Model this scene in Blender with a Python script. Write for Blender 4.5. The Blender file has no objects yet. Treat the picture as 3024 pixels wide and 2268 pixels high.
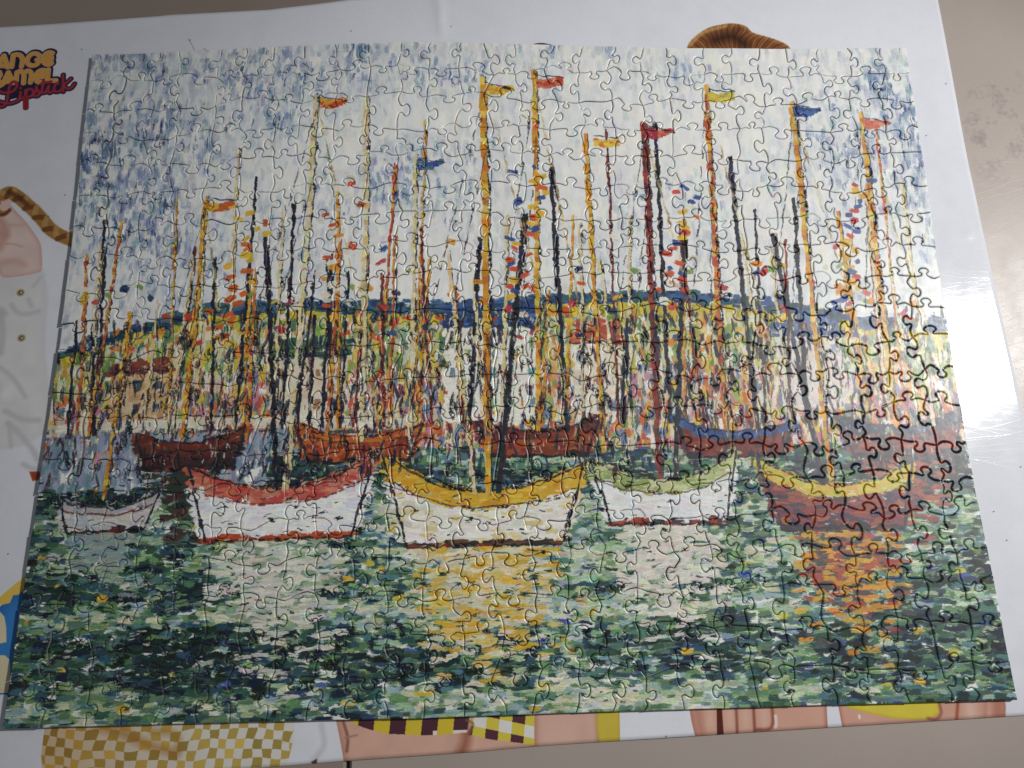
import bpy, math
import numpy as np

scene = bpy.context.scene
# ---------------------------------------------------------------- camera (hand-held phone, looking down at the table)
CAM = np.array([-0.00897, -0.12714, 0.41959])
ROT = np.array([[0.99960, 0.01750, -0.02210], [-0.02240, 0.96920, -0.24520], [0.01720, 0.24560, 0.96920]])
q_, r_ = np.linalg.qr(ROT); ROT = q_ * np.sign(np.diag(r_))
FPX = 2271.0                                   # focal length in pixels of the 3024 x 2268 frame
from mathutils import Matrix
cam_data = bpy.data.cameras.new('camera'); cam = bpy.data.objects.new('camera', cam_data)
scene.collection.objects.link(cam)
m4 = Matrix.Identity(4)
for i in range(3):
    for j in range(3): m4[i][j] = ROT[i][j]
    m4[i][3] = CAM[i]
cam.matrix_world = m4
cam_data.sensor_width = 36.0; cam_data.lens = 36.0 * FPX / 3024; cam_data.clip_start = 0.01; cam_data.clip_end = 50
scene.camera = cam
# ---------------------------------------------------------------- dim room light, the lamp to the right and an added spot
world = bpy.data.worlds.new('World'); scene.world = world; world.use_nodes = True
bg = world.node_tree.nodes['Background']; bg.inputs[0].default_value = (0.88, 0.93, 1.0, 1); bg.inputs[1].default_value = 0.105
from mathutils import Vector
LAMP = Vector((1.005, 0.300, 1.10))            # the lamp mirrored in the poster; an added spot here brightens centre and right
ld = bpy.data.lights.new('lamp_glow', 'AREA'); ld.shape = 'DISK'; ld.size = 0.11; ld.energy = 8.6; ld.color = (1.0, 0.985, 0.965)
sd = bpy.data.lights.new('added_spot', 'SPOT'); sd.energy = 37; sd.spot_size = math.radians(28.5); sd.spot_blend = 0.8; sd.shadow_soft_size = 0.04; sd.color = (1.0, 0.985, 0.965)
for dat, aim in ((ld, (0.05, 0.0, 0)), (sd, (0.15, 0.01, 0))):
    lo = bpy.data.objects.new(dat.name, dat); scene.collection.objects.link(lo); lo.location = LAMP
    lo.rotation_euler = (Vector(aim) - LAMP).to_track_quat('-Z', 'Y').to_euler()
vs = scene.view_settings; vs.view_transform = 'Standard'; vs.look = 'None'; vs.exposure = 0.0; vs.gamma = 1.0; vs.use_curve_mapping = False

def plane_point(px, py, z=0.0008):
    """where a point measured in the photograph lies on the level plane z"""
    d = ROT @ np.array([(px - 1512) / FPX, -(py - 1134) / FPX, -1.0]); t = (z - CAM[2]) / d[2]
    return (CAM + t * d)[:2]
# ---------------------------------------------------------------- printed picture on the puzzle
# A plain, made-up harbour in dabs of colour (not the printed painting itself), made stroke by stroke.
PW, PH = 2040, 1548
def C(h):
    return np.array([int(h[i:i + 2], 16) for i in (0, 2, 4)], np.float32) / 255
def smooth_noise(rs, h, w, cells):
    gy = max(2, int(cells * h / w)); g = rs.random((gy + 2, cells + 2)).astype(np.float32)
    y = np.linspace(0, gy, h, endpoint=False); x = np.linspace(0, cells, w, endpoint=False)
    yi = y.astype(int); xi = x.astype(int)
    fy = (y - yi)[:, None]; fx = (x - xi)[None]
    fy = fy * fy * (3 - 2 * fy); fx = fx * fx * (3 - 2 * fx)
    a = g[yi][:, xi]; b = g[yi][:, xi + 1]; c = g[yi + 1][:, xi]; d = g[yi + 1][:, xi + 1]
    return ((a * (1 - fx) + b * fx) * (1 - fy) + (c * (1 - fx) + d * fx) * fy).astype(np.float32)

class Brush:
    def __init__(self, img, seed):
        self.img = img; self.cache = {}; self.k = 0; self.rs = np.random.default_rng(seed)
        n = self.rs.random((256, 256)).astype(np.float32)
        k = 14
        n = sum(np.roll(n, i, 1) for i in range(k)) / k
        n = (n - n.mean()) / n.std()
        m = self.rs.random((256, 256)).astype(np.float32); m = (m + np.roll(m, 1, 0) + np.roll(m, 1, 1)) / 3
        self.nz = (n * .75 + (m - m.mean()) / m.std() * .45).astype(np.float32)
    def stamp(self, L, w, a, rag, streak):
        ca, sa = math.cos(a), math.sin(a)
        ex = int((abs(L * ca) + abs(w * sa)) * 1.22 + 2); ey = int((abs(L * sa) + abs(w * ca)) * 1.22 + 2)
        dx = np.arange(-ex, ex + 1, dtype=np.float32)[None]; dy = np.arange(-ey, ey + 1, dtype=np.float32)[:, None]
        s = dx * ca + dy * sa; t = -dx * sa + dy * ca
        o1, o2 = self.rs.integers(0, 256, 2)
        n = self.nz[(t * 1.3 + o1).astype(np.int32) & 255, (s * .9 + o2).astype(np.int32) & 255]
        s = s / L; t = t / w; s2 = s * s; t2 = t * t
        m = np.clip((1.05 - s2 * s2 - t2 * t2 * t2 * .8 - t2 * .15 + rag * n) * 3.0, 0, 1).astype(np.float32)
        return ex, ey, m[..., None], (m * (1 + streak * n)).astype(np.float32)[..., None]
    def dab(self, x, y, L, w, a, col, op=1., rag=.35, streak=.07):
        H, W = self.img.shape[:2]; a = a % math.pi
        qa = round(a / .12) % 26; qL = max(2, round(L / 2.5)); qw = max(1, round(w / 1.0)); self.k = (self.k + 1) % 5
        key = (qL, qw, qa, rag, streak, self.k)
        st = self.cache.get(key)
        if st is None: st = self.cache[key] = self.stamp(qL * 2.5, qw * 1.0, qa * .12, rag, streak)
        ex, ey, m, mn = st; x = int(x); y = int(y)
        x0, y0 = x - ex, y - ey; x1, y1 = x + ex + 1, y + ey + 1
        cx0, cy0, cx1, cy1 = max(0, x0), max(0, y0), min(W, x1), min(H, y1)
        if cx1 <= cx0 or cy1 <= cy0: return
        if cx0 != x0 or cy0 != y0 or cx1 != x1 or cy1 != y1:
            m = m[cy0 - y0:cy1 - y0, cx0 - x0:cx1 - x0]; mn = mn[cy0 - y0:cy1 - y0, cx0 - x0:cx1 - x0]
        p = self.img[cy0:cy1, cx0:cx1]
        p *= 1 - m * np.float32(op); p += mn * (col * np.float32(op))
    def pick(self, pal, jit=.035):
        c = C(pal[self.rs.integers(len(pal))])
        return np.clip(c * (1 + self.rs.normal(0, jit)) + self.rs.normal(0, jit * .5, 3), 0, 1).astype(np.float32)
    def line(self, pts, w, pal, step=None, op=1., rag=.5, skip=0., jit=.04):
        for (xa, ya), (xb, yb) in zip(pts[:-1], pts[1:]):
            d = math.hypot(xb - xa, yb - ya); a = math.atan2(yb - ya, xb - xa)
            st = step or max(10, w * 2.2); n = max(1, int(d / st))
            for i in range(n):
                if self.rs.random() < skip: continue
                f = (i + .5) / n
                self.dab(xa + (xb - xa) * f + self.rs.normal(0, w * .08), ya + (yb - ya) * f, st * .72, w * self.rs.uniform(.85, 1.15), a, self.pick(pal, jit), op, rag)

def paint_harbour():
    rs = np.random.default_rng(11)
    img = np.empty((PH, PW, 3), np.float32); img[:] = C('efefe8')
    B = Brush(img, 3); U = rs.uniform
    n1 = smooth_noise(rs, PH, PW, 7); n2 = smooth_noise(rs, PH, PW, 22); n3 = smooth_noise(rs, PH, PW, 60)
    X, Y = np.meshgrid(np.linspace(0, 1, PW, dtype=np.float32), np.linspace(0, 1, PH, dtype=np.float32))
    # sky: cream, with blue-grey patches that thicken towards the corners
    def spot(u, v, ru, rv, k): return k * np.clip(1 - np.hypot((X - u) / ru, (Y - v) / rv), 0, 1)
    blue = n1 * .34 + n2 * .42 + n3 * .16 + spot(0, .02, .34, .34, .62) + spot(.02, .24, .16, .16, .40) + spot(1, .10, .20, .34, .55) + spot(.44, 0, .26, .15, .55) + spot(.38, .26, .14, .10, .48) + spot(.13, .36, .12, .10, .35) + spot(.70, .30, .10, .12, .22) + spot(.25, .13, .12, .10, .25)
    base = ['eeeee8', 'eaeae4', 'e6e8e8', 'f1f0ec', 'e2e6e8', 'eeece0', 'dfe3e6']
    for i in range(9000):
        x, y = U(0, PW), U(0, PH * .52)
        B.dab(x, y, U(12, 26), U(6, 12), math.pi / 2 + U(-.2, .2), B.pick(base, .015), .8, .5, .02)
    pale = ['c2cad2', 'cad0d5', 'b8c4ce', 'bfcbce', 'cacbd5']; mid = ['8496b4', '7488aa', '8aa3ae', '8e98b8']; dark = ['4b6190', '3a4f7c', '5d7b92', '2d3c62']
    for i in range(12000):
        x, y = U(0, PW), U(0, PH * .5); b = blue[int(y), int(x)] + rs.normal(0, .11)
        if b < .60: continue
        L, w = U(8, 18), U(4, 7.5); a = math.pi / 2 + U(-.15, .15)
        if b < .82: B.dab(x, y, L, w, a, B.pick(pale), .55, 1.1, .05)
        elif b < 1.04: B.dab(x, y, L * .9, w * .9, a, B.pick(mid), .72, 1.0, .08)
        else: B.dab(x, y, L * .8, w * .8, a, B.pick(dark if rs.random() < .45 else mid), .8, .9, .1)
    for i in range(2600):   # loose bristle marks
        x, y = U(0, PW), U(0, PH * .5)
        if blue[int(y), int(x)] + rs.normal(0, .08) > .80:
            B.dab(x, y, U(5, 14), U(1., 2.2), math.pi / 2 + U(-.12, .12), B.pick(['3c4a66', '56688c', '2a3550']), .7, 1.1)
    for i in range(2200):
        x, y = U(0, PW), U(0, PH * .5)
        B.dab(x, y, U(10, 20), U(5, 9), math.pi / 2 + U(-.2, .2), B.pick(base, .015), .6, .9, .02)
    # far shore: a low hill line, woods and roofs, then a crowd of upright dabs
    def shore(u): return .448 + .020 * math.cos(u * 5.2 + .6) - .012 * math.sin(u * 11) + (.035 * max(0, .16 - u) / .16)
    for i in range(7500):
        u = U(0, 1); s = shore(u); v = U(s + .008, .66); k = (v - s) / (.64 - s)
        if k < .12: pal = ['d9b53a', 'c9b63e', 'a9a83c', 'e0c24a']
        elif k < .5: pal = ['d8bf52', '8fa352', 'b6b85a', '6f8c4e', 'd9c9a0', 'c8d0a0', '7f9a86', 'd88a44', 'ded8c0', '52735a', 'e0dccb']
        else: pal = ['d9c9b0', 'd9a05a', 'c96a3c', 'e0d8c8', 'c58a9a', '7080a0', 'd8bc50', '9aa860', 'b6564a', 'dcd6cc', '5b6f80']
        B.dab(u * PW, v * PH, U(10, 20), U(4, 7.5), math.pi / 2 + U(-.2, .2), B.pick(pal), .95, .55)
    for i in range(900):
        u = U(0, 1); v = shore(u) + rs.normal(.004, .0045)
        B.dab(u * PW, v * PH, U(8, 16), U(4, 6), U(-.15, .15), B.pick(['2c4468', '3a5a86', '24384e', '44688a', '3f6a5c']), .95, .6)
    def block(u0, u1, v0, v1, wall, roof, win, cols, rows):
        x0, x1, y0, y1 = u0 * PW, u1 * PW, v0 * PH, v1 * PH
        for i in range(int((x1 - x0) * (y1 - y0) / 90)):
            B.dab(U(x0 + 6, x1 - 6), U(y0 + 6, y1), U(8, 14), U(5, 8), U(-.2, .2) + (math.pi / 2 if rs.random() < .5 else 0), B.pick(wall, .02), .95, .35, .03)
        rh = (y1 - y0) * .26
        for i in range(int((x1 - x0) * rh / 60)):
            yy = U(-rh, 3); ins = -yy / rh * (x1 - x0) * .13
            B.dab(U(x0 - 4 + ins, x1 + 4 - ins), y0 + yy, U(7, 12), U(4, 6), U(-.1, .1), B.pick(roof), .95, .4)
        for c in range(cols):
            for r in range(rows):
                xx = x0 + (c + .5) * (x1 - x0) / cols; yy = y0 + (r + .6) * (y1 - y0) / (rows + .2)
                B.dab(xx, yy, U(10, 13), U(5.5, 7), math.pi / 2 + U(-.06, .06), B.pick(win), .95, .4)
        B.line([(x0, y0), (x1, y0)], 2.2, ['2a3450', '30364a'], op=.8, rag=.9)
    block(.425, .535, .475, .615, ['f0f0e8', 'eaeade', 'f2efe2'], ['33507e', '2a4068', '4668a0'], ['7fa382', '92b09a', '6f9a9e'], 5, 3)
    block(.57, .625, .50, .615, ['f0e8d4', 'f2eee4', 'eadcc2'], ['b6563c', 'a0483a', 'c8744a'], ['6f86a8', '8296b0'], 3, 3)
    block(.235, .32, .515, .615, ['e0d6c0', 'e4dccc', 'd9c8a8'], ['5c7a54', '486a4c', '3f5e4c'], ['a07a5a', '6f86a8'], 4, 2)
    block(.80, .875, .49, .60, ['e0dcd6', 'dcd2d0', 'e4d8d0'], ['4a5c8c', '5c74a0'], ['94a3b8', 'a0b098'], 4, 3)
    block(.06, .125, .53, .605, ['d4b88c', 'dcc49c', 'c8a070'], ['7c3c34', '8a4a3a'], ['4c6458', '3c5060'], 3, 2)
    B.line([(0, .612 * PH), (.17 * PW, .606 * PH), (.4 * PW, .618 * PH)], 12, ['dcd4c2', 'e2dccc', 'd4c8b4'], op=.95, rag=.3, jit=.02)
    B.line([(0, .625 * PH), (.17 * PW, .619 * PH), (.4 * PW, .63 * PH)], 4, ['3a3a48', '4a4450'], op=.8, rag=.8)
    for i in range(600):
        B.dab(U(0, .30) * PW, U(.625, .70) * PH, U(10, 18), U(5, 8), math.pi / 2 + U(-.2, .2), B.pick(['8a96ae', '9aa6b8', '76889e', 'a8aebc', '6a8a92']), .9, .6)
    # water: level dabs, banded
    band = smooth_noise(rs, PH, 64, 3)[:, 20]; rows = smooth_noise(rs, PH, PW, 5)
    rowband = np.interp(np.arange(PH), np.linspace(0, PH, 46), rs.random(46))
    def water(u, v):
        r = rowband[int(v * (PH - 1))] * .52 + n2[int(v * (PH - 1)), int(u * (PW - 1))] * .30 + n3[int(v * (PH - 1)), int(u * (PW - 1))] * .30
        return r - .06 + rs.normal(0, .17) + .16 * (v - .80) - .22 * max(0, u - .80) - .10 * max(0, .3 - u) + .14 * math.exp(-((u - .62) / .22) ** 2)
    W0 = ['16241f', '1c2c36', '20342c', '1b2638']; W1 = ['2c4a42', '355448', '2f4a58', '3c5c4a', '34506a']; W2 = ['55785c', '64865c', '5a7f78', '6d8f64', '50787c']; W3 = ['8fae7c', 'a0b894', '9cb8a8', 'b4c49c', '90aab4']; W4 = ['c8d0b8', 'd4d6c4', 'c0ccc8', 'd2cfb0']
    for i in range(15000):
        v = U(.655, 1.0); u = U(0, 1)
        if v < .70 and u < .24: continue
        q = water(u, v)
        pal = W0 if q < .34 else W1 if q < .5 else W2 if q < .68 else W3 if q < .88 else W4
        L = U(10, 20) * (.8 + .5 * (v - .6)); B.dab(u * PW, v * PH, L, U(4, 6.8), U(-.07, .07), B.pick(pal), .95, .55, .09)
        if rs.random() < .012: B.dab(u * PW, v * PH, 13, 5.5, U(-.1, .1), B.pick(['d89a30', 'd8b440', '4a5c98', '5064a0', 'c8be4c']), 1, .35)
    # boats drawn broadside: a sheer line, rail, planking, boot top, and a broken reflection
    def boat(u, vw, half, h, rail, hull, boot, flip=1, refl=None):
        cx, yw, hl, hh = u * PW, vw * PH, half * PW, h * PH
        def top(s): return yw - hh * (.66 + .34 * abs(s) ** 2.2 + (.16 * max(0, s * flip) ** 2))
        def xs(s, k): return cx + hl * s * (1 - .24 * (1 - k) * abs(s))       # ends rake in towards the water
        if refl:
            for i in range(int(hl * hh / 34)):
                s = U(-.85, .85) * (.62 + .3 * math.sin(i * .37)); d = abs(rs.normal(0, .95)); k = d * hh * .9
                if rs.random() < .34 + .26 * d: continue
                B.dab(cx + hl * s * .9, yw + 6 + k, U(11, 20), U(3.8, 6), U(-.06, .06), B.pick(refl), .95, .5)
        for i in range(int(hl * hh / 26)):
            s = U(-1, 1); k = U(0, 1); t = top(s); y = yw + (t - yw) * k
            pal = rail if k > .70 else boot if k < .07 else hull
            B.dab(xs(s, k), y, U(10, 20), U(4, 6.5), flip * .10 * s + U(-.05, .05), B.pick(pal, .025), .96, .3, .045)
        ss = np.linspace(-1, 1, 22); lw = 2.6
        B.line([(xs(s, 1), top(s) - 2) for s in ss], lw, ['1e2030', '2a2630', '3a2c28'], op=.9, rag=.8)
        B.line([(xs(s, .70), yw + (top(s) - yw) * .70) for s in ss], 1.8, ['3a3436', '6a3a30'], op=.8, rag=.9)
        B.line([(xs(s, 0), yw + 2) for s in ss], 3.0, ['1a1e24', '7a3026', '22282c'], op=.9, rag=.8)
        for e in (-1, 1):
            B.line([(xs(e, 0), yw), (xs(e, .5), yw + (top(e) - yw) * .5), (xs(e, 1), top(e))], 3.2, ['1c2028', '262a34'], op=.95, rag=.7)
    def mast(u, v0, v1, lean, w, kind):
        pts = [((u + lean * f) * PW, (v0 + (v1 - v0) * f) * PH) for f in (0, .35, .7, 1)]
        pal = {'y': ['d8a838', 'd0922c', 'dcbc58', 'c87c30'], 'o': ['c86a34', 'd08a44', 'b84e34', 'd8a848'], 'd': ['1e2430', '262c44', '2c2426', '343038'], 'c': ['dcd0a4', 'd8c48c', 'e0d8bc'], 'r': ['803428', '5c2830', '9a4436']}[kind]
        B.line([(x + w * .75, y) for x, y in pts], w * .7, ['1c2230', '2a3026', '2c2840'], op=.9, rag=1.0, skip=.12)
        B.line(pts, w, pal, op=.98, rag=.35)
    def stay(p, q, pal=('3a3a44', '55544c'), w=1.5):
        B.line([(p[0] * PW, p[1] * PH), (q[0] * PW, q[1] * PH)], w, list(pal), step=14, op=.75, rag=1.0, skip=.25)
    def flag(u, v, pal, n=7, kind=0):
        for i in range(n):
            k = (i + .5) / n; hgt = (1 - k) * 17 + 3 if kind == 0 else 13
            for j in range(3): B.dab(u * PW + 4 + k * 62, v * PH + (j - 1) * hgt * .55 + 5 * math.sin(k * 4), 8, 5.2, U(-.4, .4), B.pick(pal), .97, .45)
        B.line([(u * PW + 4, v * PH - 18), (u * PW + 68, v * PH + (0 if kind == 0 else -14))], 1.6, ['2c2c3c'], op=.7, rag=1)
    # crowd of thin poles behind
    for i in range(62):
        u = U(.01, .99); v1 = U(.30, .47) if rs.random() < .75 else U(.12, .3)
        mast(u, .62, v1, U(-.015, .015), U(2.2, 4.2), 'coyrdc'[rs.integers(6)])
    for i in range(150):
        u = U(.02, .98); v = abs(rs.normal(0, .07)) ; v = .50 - v
        if v < .33: continue
        B.dab(u * PW, v * PH, U(8, 14), U(5, 8), U(-.8, .8), B.pick(['c8502e', 'd88a34', 'dcb440', '35508c', 'b83c40', 'e0d8c8', '2a3a60', '7a9a50']), .95, .5)
    B2 = [  # rear row
        (.155, .672, .060, .052, ['6a3028', '8a4430'], ['4a2a2c', '5c342c', '38282e'], ['241c20'], 1, ['4a3430', '2c3c34']),
        (.335, .668, .070, .050, ['c87a34', 'b85c30'], ['a8482c', 'b86034', '8a3c2c'], ['2c2426'], -1, None),
        (.53, .664, .068, .048, ['8a3c30', '6c302c'], ['a04a30', '7c382c', '9a5c3a'], ['2c2426'], 1, None),
        (.745, .668, .066, .050, ['36508a', '4a66a0'], ['7a342c', '8c4034', '6a2c30'], ['1c2030'], -1, None),
        (.93, .672, .072, .062, ['2a3448', '38466a'], ['8c3c34', '7c3430', '38384a', 'a04c3a'], ['1c2028'], 1, ['8c4034', '2a3440', 'a8543c'])]
    for b in B2: boat(*b)
    for a in [(.145, .63, .26, .004, 4.5, 'y'), (.338, .64, .10, -.006, 6, 'c'), (.30, .63, .34, .006, 4, 'o'), (.53, .63, .05, .006, 6, 'y'), (.56, .63, .22, -.008, 4.5, 'd'), (.735, .63, .07, .010, 6, 'o'), (.77, .63, .20, -.004, 5, 'd'), (.925, .63, .12, .006, 6, 'y'), (.965, .63, .24, .004, 4.5, 'c'), (.215, .64, .38, -.004, 4, 'o')]: mast(*a)
    FR = [  # near row
        (.255, .770, .100, .100, ['c86a54', 'b84c44', 'd08a74'], ['f0eeea', 'eaeae8', 'f2f0ea', 'dfe3ea'], ['b04a30', 'c05a34'], 1, ['d8d4c4', 'dcdcd0', 'c8ccc0', '8fa88c']),
        (.470, .785, .108, .108, ['d8ac34', 'd09a2c', 'dcbc48'], ['efece2', 'f2efe8', 'e8e6de', 'e2d49c'], ['3a3430', '6a4a34'], -1, ['d8c070', 'e0d8bc', 'd8b040', 'd0d0b8']),
        (.665, .760, .080, .088, ['b0bc78', 'c8cc98', '94a868'], ['ecece8', 'e4e8ec', 'f0eee8'], ['a04434', '3c3c44'], 1, ['dcd4c8', 'd8d8cc', 'e0dcd2']),
        (.850, .772, .085, .090, ['d8a838', 'c8c04c', 'd0b444'], ['8a3c34', '7a3038', 'a0523a', '40304a'], ['2c2830'], -1, ['a8503c', 'd89434', '4a4a50', 'c8a040']),
        (.075, .752, .052, .044, ['a8acb8', 'b8b4b0'], ['c8c4c0', 'b8bcc4', 'd0ccc4'], ['3c3440'], 1, ['8a9ca0', '9aac9c'])]
    for b in FR: boat(*b)
    for a in [(.260, .705, .09, .012, 7, 'c'), (.25, .705, .33, -.03, 5, 'd'), (.475, .715, .065, -.002, 8, 'y'), (.485, .715, .30, .035, 6, 'd'), (.46, .715, .36, -.03, 5, 'c'), (.66, .70, .14, .006, 6.5, 'r'), (.675, .70, .34, .03, 5, 'd'), (.845, .71, .10, .004, 6.5, 'y'), (.835, .71, .33, -.026, 5, 'd'), (.07, .71, .44, .004, 4.5, 'y'), (.39, .66, .20, .002, 5, 'c'), (.60, .66, .16, -.006, 5, 'y')]: mast(*a)
    for u, vt, l, r, vb in [(.275, .09, .175, .365, .67), (.476, .065, .37, .58, .68), (.666, .14, .59, .745, .675), (.849, .10, .765, .925, .69), (.536, .05, .47, .60, .63), (.745, .07, .69, .81, .63), (.93, .12, .86, .995, .62), (.149, .26, .10, .20, .62)]:
        stay((u, vt + .02), (l, vb)); stay((u, vt + .02), (r, vb), ('d8c890', 'c8b070', '8a7a58'), 2.6); stay((u, vt + .12), (l + .03, vb))
    flag(.276, .105, ['c8502e', 'd88a34', 'd8a838'], 7); flag(.477, .085, ['d8b038', 'dcc050', 'd09a2c'], 8); flag(.668, .155, ['b03c44', 'c86a54', '9a3040'], 7)
    flag(.850, .115, ['2c4274', '38508c', '4a66a0'], 7); flag(.537, .07, ['b84434', 'd0704a'], 5, 1); flag(.746, .09, ['d8b440', '8aa850', 'c8bc4c'], 6, 1); flag(.932, .14, ['c86a54', 'd08a74'], 5); flag(.150, .275, ['d8b038', 'c8602e'], 5, 1); flag(.392, .215, ['3a5090', '4a7080'], 5); flag(.603, .175, ['d0822c', 'dcc050'], 5, 1)
    for u, v, pal in [(.300, .34, ['d89434', 'c8502e', 'e0d8c8']), (.52, .33, ['35508c', 'd8b038', 'c8502e']), (.70, .36, ['c84a3a', 'd8b440', 'e0d8c8', '35508c']), (.90, .35, ['d8a838', 'b83c40', '35508c']), (.19, .40, ['c8602e', 'd8b038'])]:   # strings of bunting
        for i in range(26): B.dab((u + rs.normal(0, .010) - .03 * (i / 26 - .5)) * PW, (v + (i / 26 - .5) * .22) * PH, U(8, 14), U(5, 8), U(-.6, .6), B.pick(pal), .95, .45)
    for i in range(850):
        u, v = U(0, 1), U(.45, .69); B.dab(u * PW, v * PH, U(8, 22), U(2.0, 4.2), math.pi / 2 + U(-.35, .35), B.pick(['1a1e2c', '24283a', '2c2028', '1e2a2c', '30384e', '4a2830']), .85, .9)
    # dark broken drawing and bare-canvas flecks over everything below the sky
    for i in range(1500):
        u, v = U(0, 1), U(.46, .99); B.dab(u * PW, v * PH, U(3, 9), U(1.0, 2.0), (0 if v > .68 else math.pi / 2) + U(-.3, .3), B.pick(['16191e', '20242c', '1e2a2a']), .8, 1.0)
    for i in range(1500):
        u, v = U(0, 1), U(.46, .99); B.dab(u * PW, v * PH, U(3, 9), U(1.0, 2.2), (0 if v > .68 else math.pi / 2) + U(-.3, .3), B.pick(['d8d6c4', 'ccd2c0', 'dedac8']), .75, 1.0)
    return np.clip(img, 0, 1)
# ---------------------------------------------------------------- flat print on the poster
PX0, PX1, PY0, PY1, PRES = -0.43, 0.30, -0.245, 0.275, 0.00025
def paint_poster():
    w = int((PX1 - PX0) / PRES); h = int((PY1 - PY0) / PRES)
    rs = np.random.default_rng(5)
    img = np.empty((h, w, 3), np.float32); img[:] = C('e8eaf1')
    nz = smooth_noise(rs, h, w, 90); nf = smooth_noise(rs, h, w, 500)
    def tex(pts, crop=None):
        out = []
        for x, y in pts:
            if crop: x, y = crop[0] + x * crop[2], crop[1] + y * crop[2]
            wx, wy = plane_point(x, y); out.append(((wx - PX0) / PRES, (PY1 - wy) / PRES))
        return np.array(out, np.float32)
    def box(P, pad):
        x0, y0 = np.floor(P.min(0) - pad).astype(int); x1, y1 = np.ceil(P.max(0) + pad).astype(int)
        x0, y0 = max(0, x0), max(0, y0); x1, y1 = min(w, x1), min(h, y1)
        X, Y = np.meshgrid(np.arange(x0, x1, dtype=np.float32) + .5, np.arange(y0, y1, dtype=np.float32) + .5)
        return slice(y0, y1), slice(x0, x1), X, Y
    def dist(P, X, Y):
        d = np.full(X.shape, 1e9, np.float32)
        for a, b in zip(P[:-1], P[1:]):
            e = b - a; l2 = max(float(e @ e), 1e-6)
            t = np.clip(((X - a[0]) * e[0] + (Y - a[1]) * e[1]) / l2, 0, 1)
            d = np.minimum(d, (X - a[0] - t * e[0]) ** 2 + (Y - a[1] - t * e[1]) ** 2)
        return np.sqrt(d)
    def spline(P, n=6):
        Q = np.vstack([2 * P[0] - P[1], P, 2 * P[-1] - P[-2]]); out = []
        for i in range(len(P) - 1):
            p0, p1, p2, p3 = Q[i:i + 4]
            for k in range(n):
                t = k / n; out.append(.5 * (2 * p1 + (p2 - p0) * t + (2 * p0 - 5 * p1 + 4 * p2 - p3) * t * t + (3 * p1 - p0 - 3 * p2 + p3) * t ** 3))
        out.append(P[-1]); return np.array(out, np.float32)
    def blend(sy, sx, m, col): img[sy, sx] += (col - img[sy, sx]) * m[..., None]
    def inside(P, X, Y):
        ins = np.zeros(X.shape, bool); n = len(P)
        for i in range(n):
            (xa, ya), (xb, yb) = P[i], P[(i + 1) % n]
            if ya == yb: continue
            c = (ya > Y) != (yb > Y)
            ins ^= c & (X < (xb - xa) * (Y - ya) / (yb - ya) + xa)
        return ins
    def poly(pts, col, crop=None, soft=1.2, var=.03, edge=None, ew=10, sm=True):
        P = tex(pts, crop)
        if sm: P = spline(np.vstack([P, P[:1]]), 4)[:-1]
        sy, sx, X, Y = box(P, soft + 2); ins = inside(P, X, Y); d = dist(np.vstack([P, P[:1]]), X, Y); sd = np.where(ins, d, -d)
        m = np.clip(sd / soft + .5, 0, 1)
        c = np.broadcast_to(C(col) if isinstance(col, str) else col, X.shape + (3,)) * (1 + var * (nz[sy, sx] - .5)[..., None] * 2)
        if edge is not None:
            k = np.clip(1 - sd / ew, 0, 1)[..., None] ** 1.5; c = c * (1 - k) + C(edge) * k
        blend(sy, sx, m, c); return sy, sx, m, X, Y, sd
    def stroke(pts, r, col, crop=None, soft=1.2, op=1., sm=True, taper=False):
        P = tex(pts, crop)
        if sm and len(P) > 2: P = spline(P)
        sy, sx, X, Y = box(P, r + soft + 2); d = dist(P, X, Y)
        blend(sy, sx, np.clip((r - d) / soft + .5, 0, 1) * op, C(col)); return sy, sx, d
    # --- lettering, upper left: two rows of rounded capitals and a script line, on a dark ground
    K = (0, 100, .1356)
    rows = [
        [(80, 470), (-70, 725)], [(80, 470), (165, 722)], [(-30, 690), (140, 690)],
        [(285, 455), (250, 710)], [(285, 470), (330, 445), (400, 445), (455, 480), (484, 560), (462, 700)],
        [(850, 462), (790, 425), (700, 428), (620, 490), (588, 570), (605, 640), (670, 680), (760, 675), (825, 630), (848, 562), (800, 560)],
        [(1140, 415), (1070, 397), (990, 430), (945, 520), (950, 600), (1000, 655), (1070, 665), (1120, 635)], [(990, 520), (1050, 505), (1110, 500), (1115, 550), (1050, 570), (990, 560)],
        [(175, 835), (50, 1090)], [(175, 835), (280, 1060)], [(80, 1045), (230, 1020)],
        [(360, 830), (345, 1010)], [(365, 840), (430, 800), (490, 830), (515, 900), (505, 1065)], [(520, 850), (580, 800), (640, 810), (678, 880), (655, 1050)],
        [(955, 785), (880, 790), (810, 840), (772, 930), (790, 1010), (850, 1050), (900, 1040)], [(815, 905), (880, 880), (945, 880), (945, 920), (870, 935)],
        [(1052, 775), (1040, 900), (1035, 1000), (1120, 1015), (1215, 1010)],
        [(-20, 830), (-5, 900), (-60, 960)], [(-60, 960), (0, 1120)],                           # end of the R cut by the frame
        [(-250, 470), (-250, 735)], [(-250, 490), (-150, 480), (-150, 590), (-250, 610), (-130, 735)],                      # R of row one, outside the frame
        [(-470, 480), (-380, 540), (-380, 680), (-470, 740), (-560, 680), (-560, 540), (-470, 480)],
        [(-180, 850), (-180, 1120)], [(-180, 860), (-20, 850)], [(-370, 850), (-490, 1120)], [(-370, 850), (-270, 1110)], [(-440, 1040), (-310, 1040)], [(-560, 880), (-680, 860), (-740, 980), (-690, 1100), (-570, 1090)]]
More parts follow.
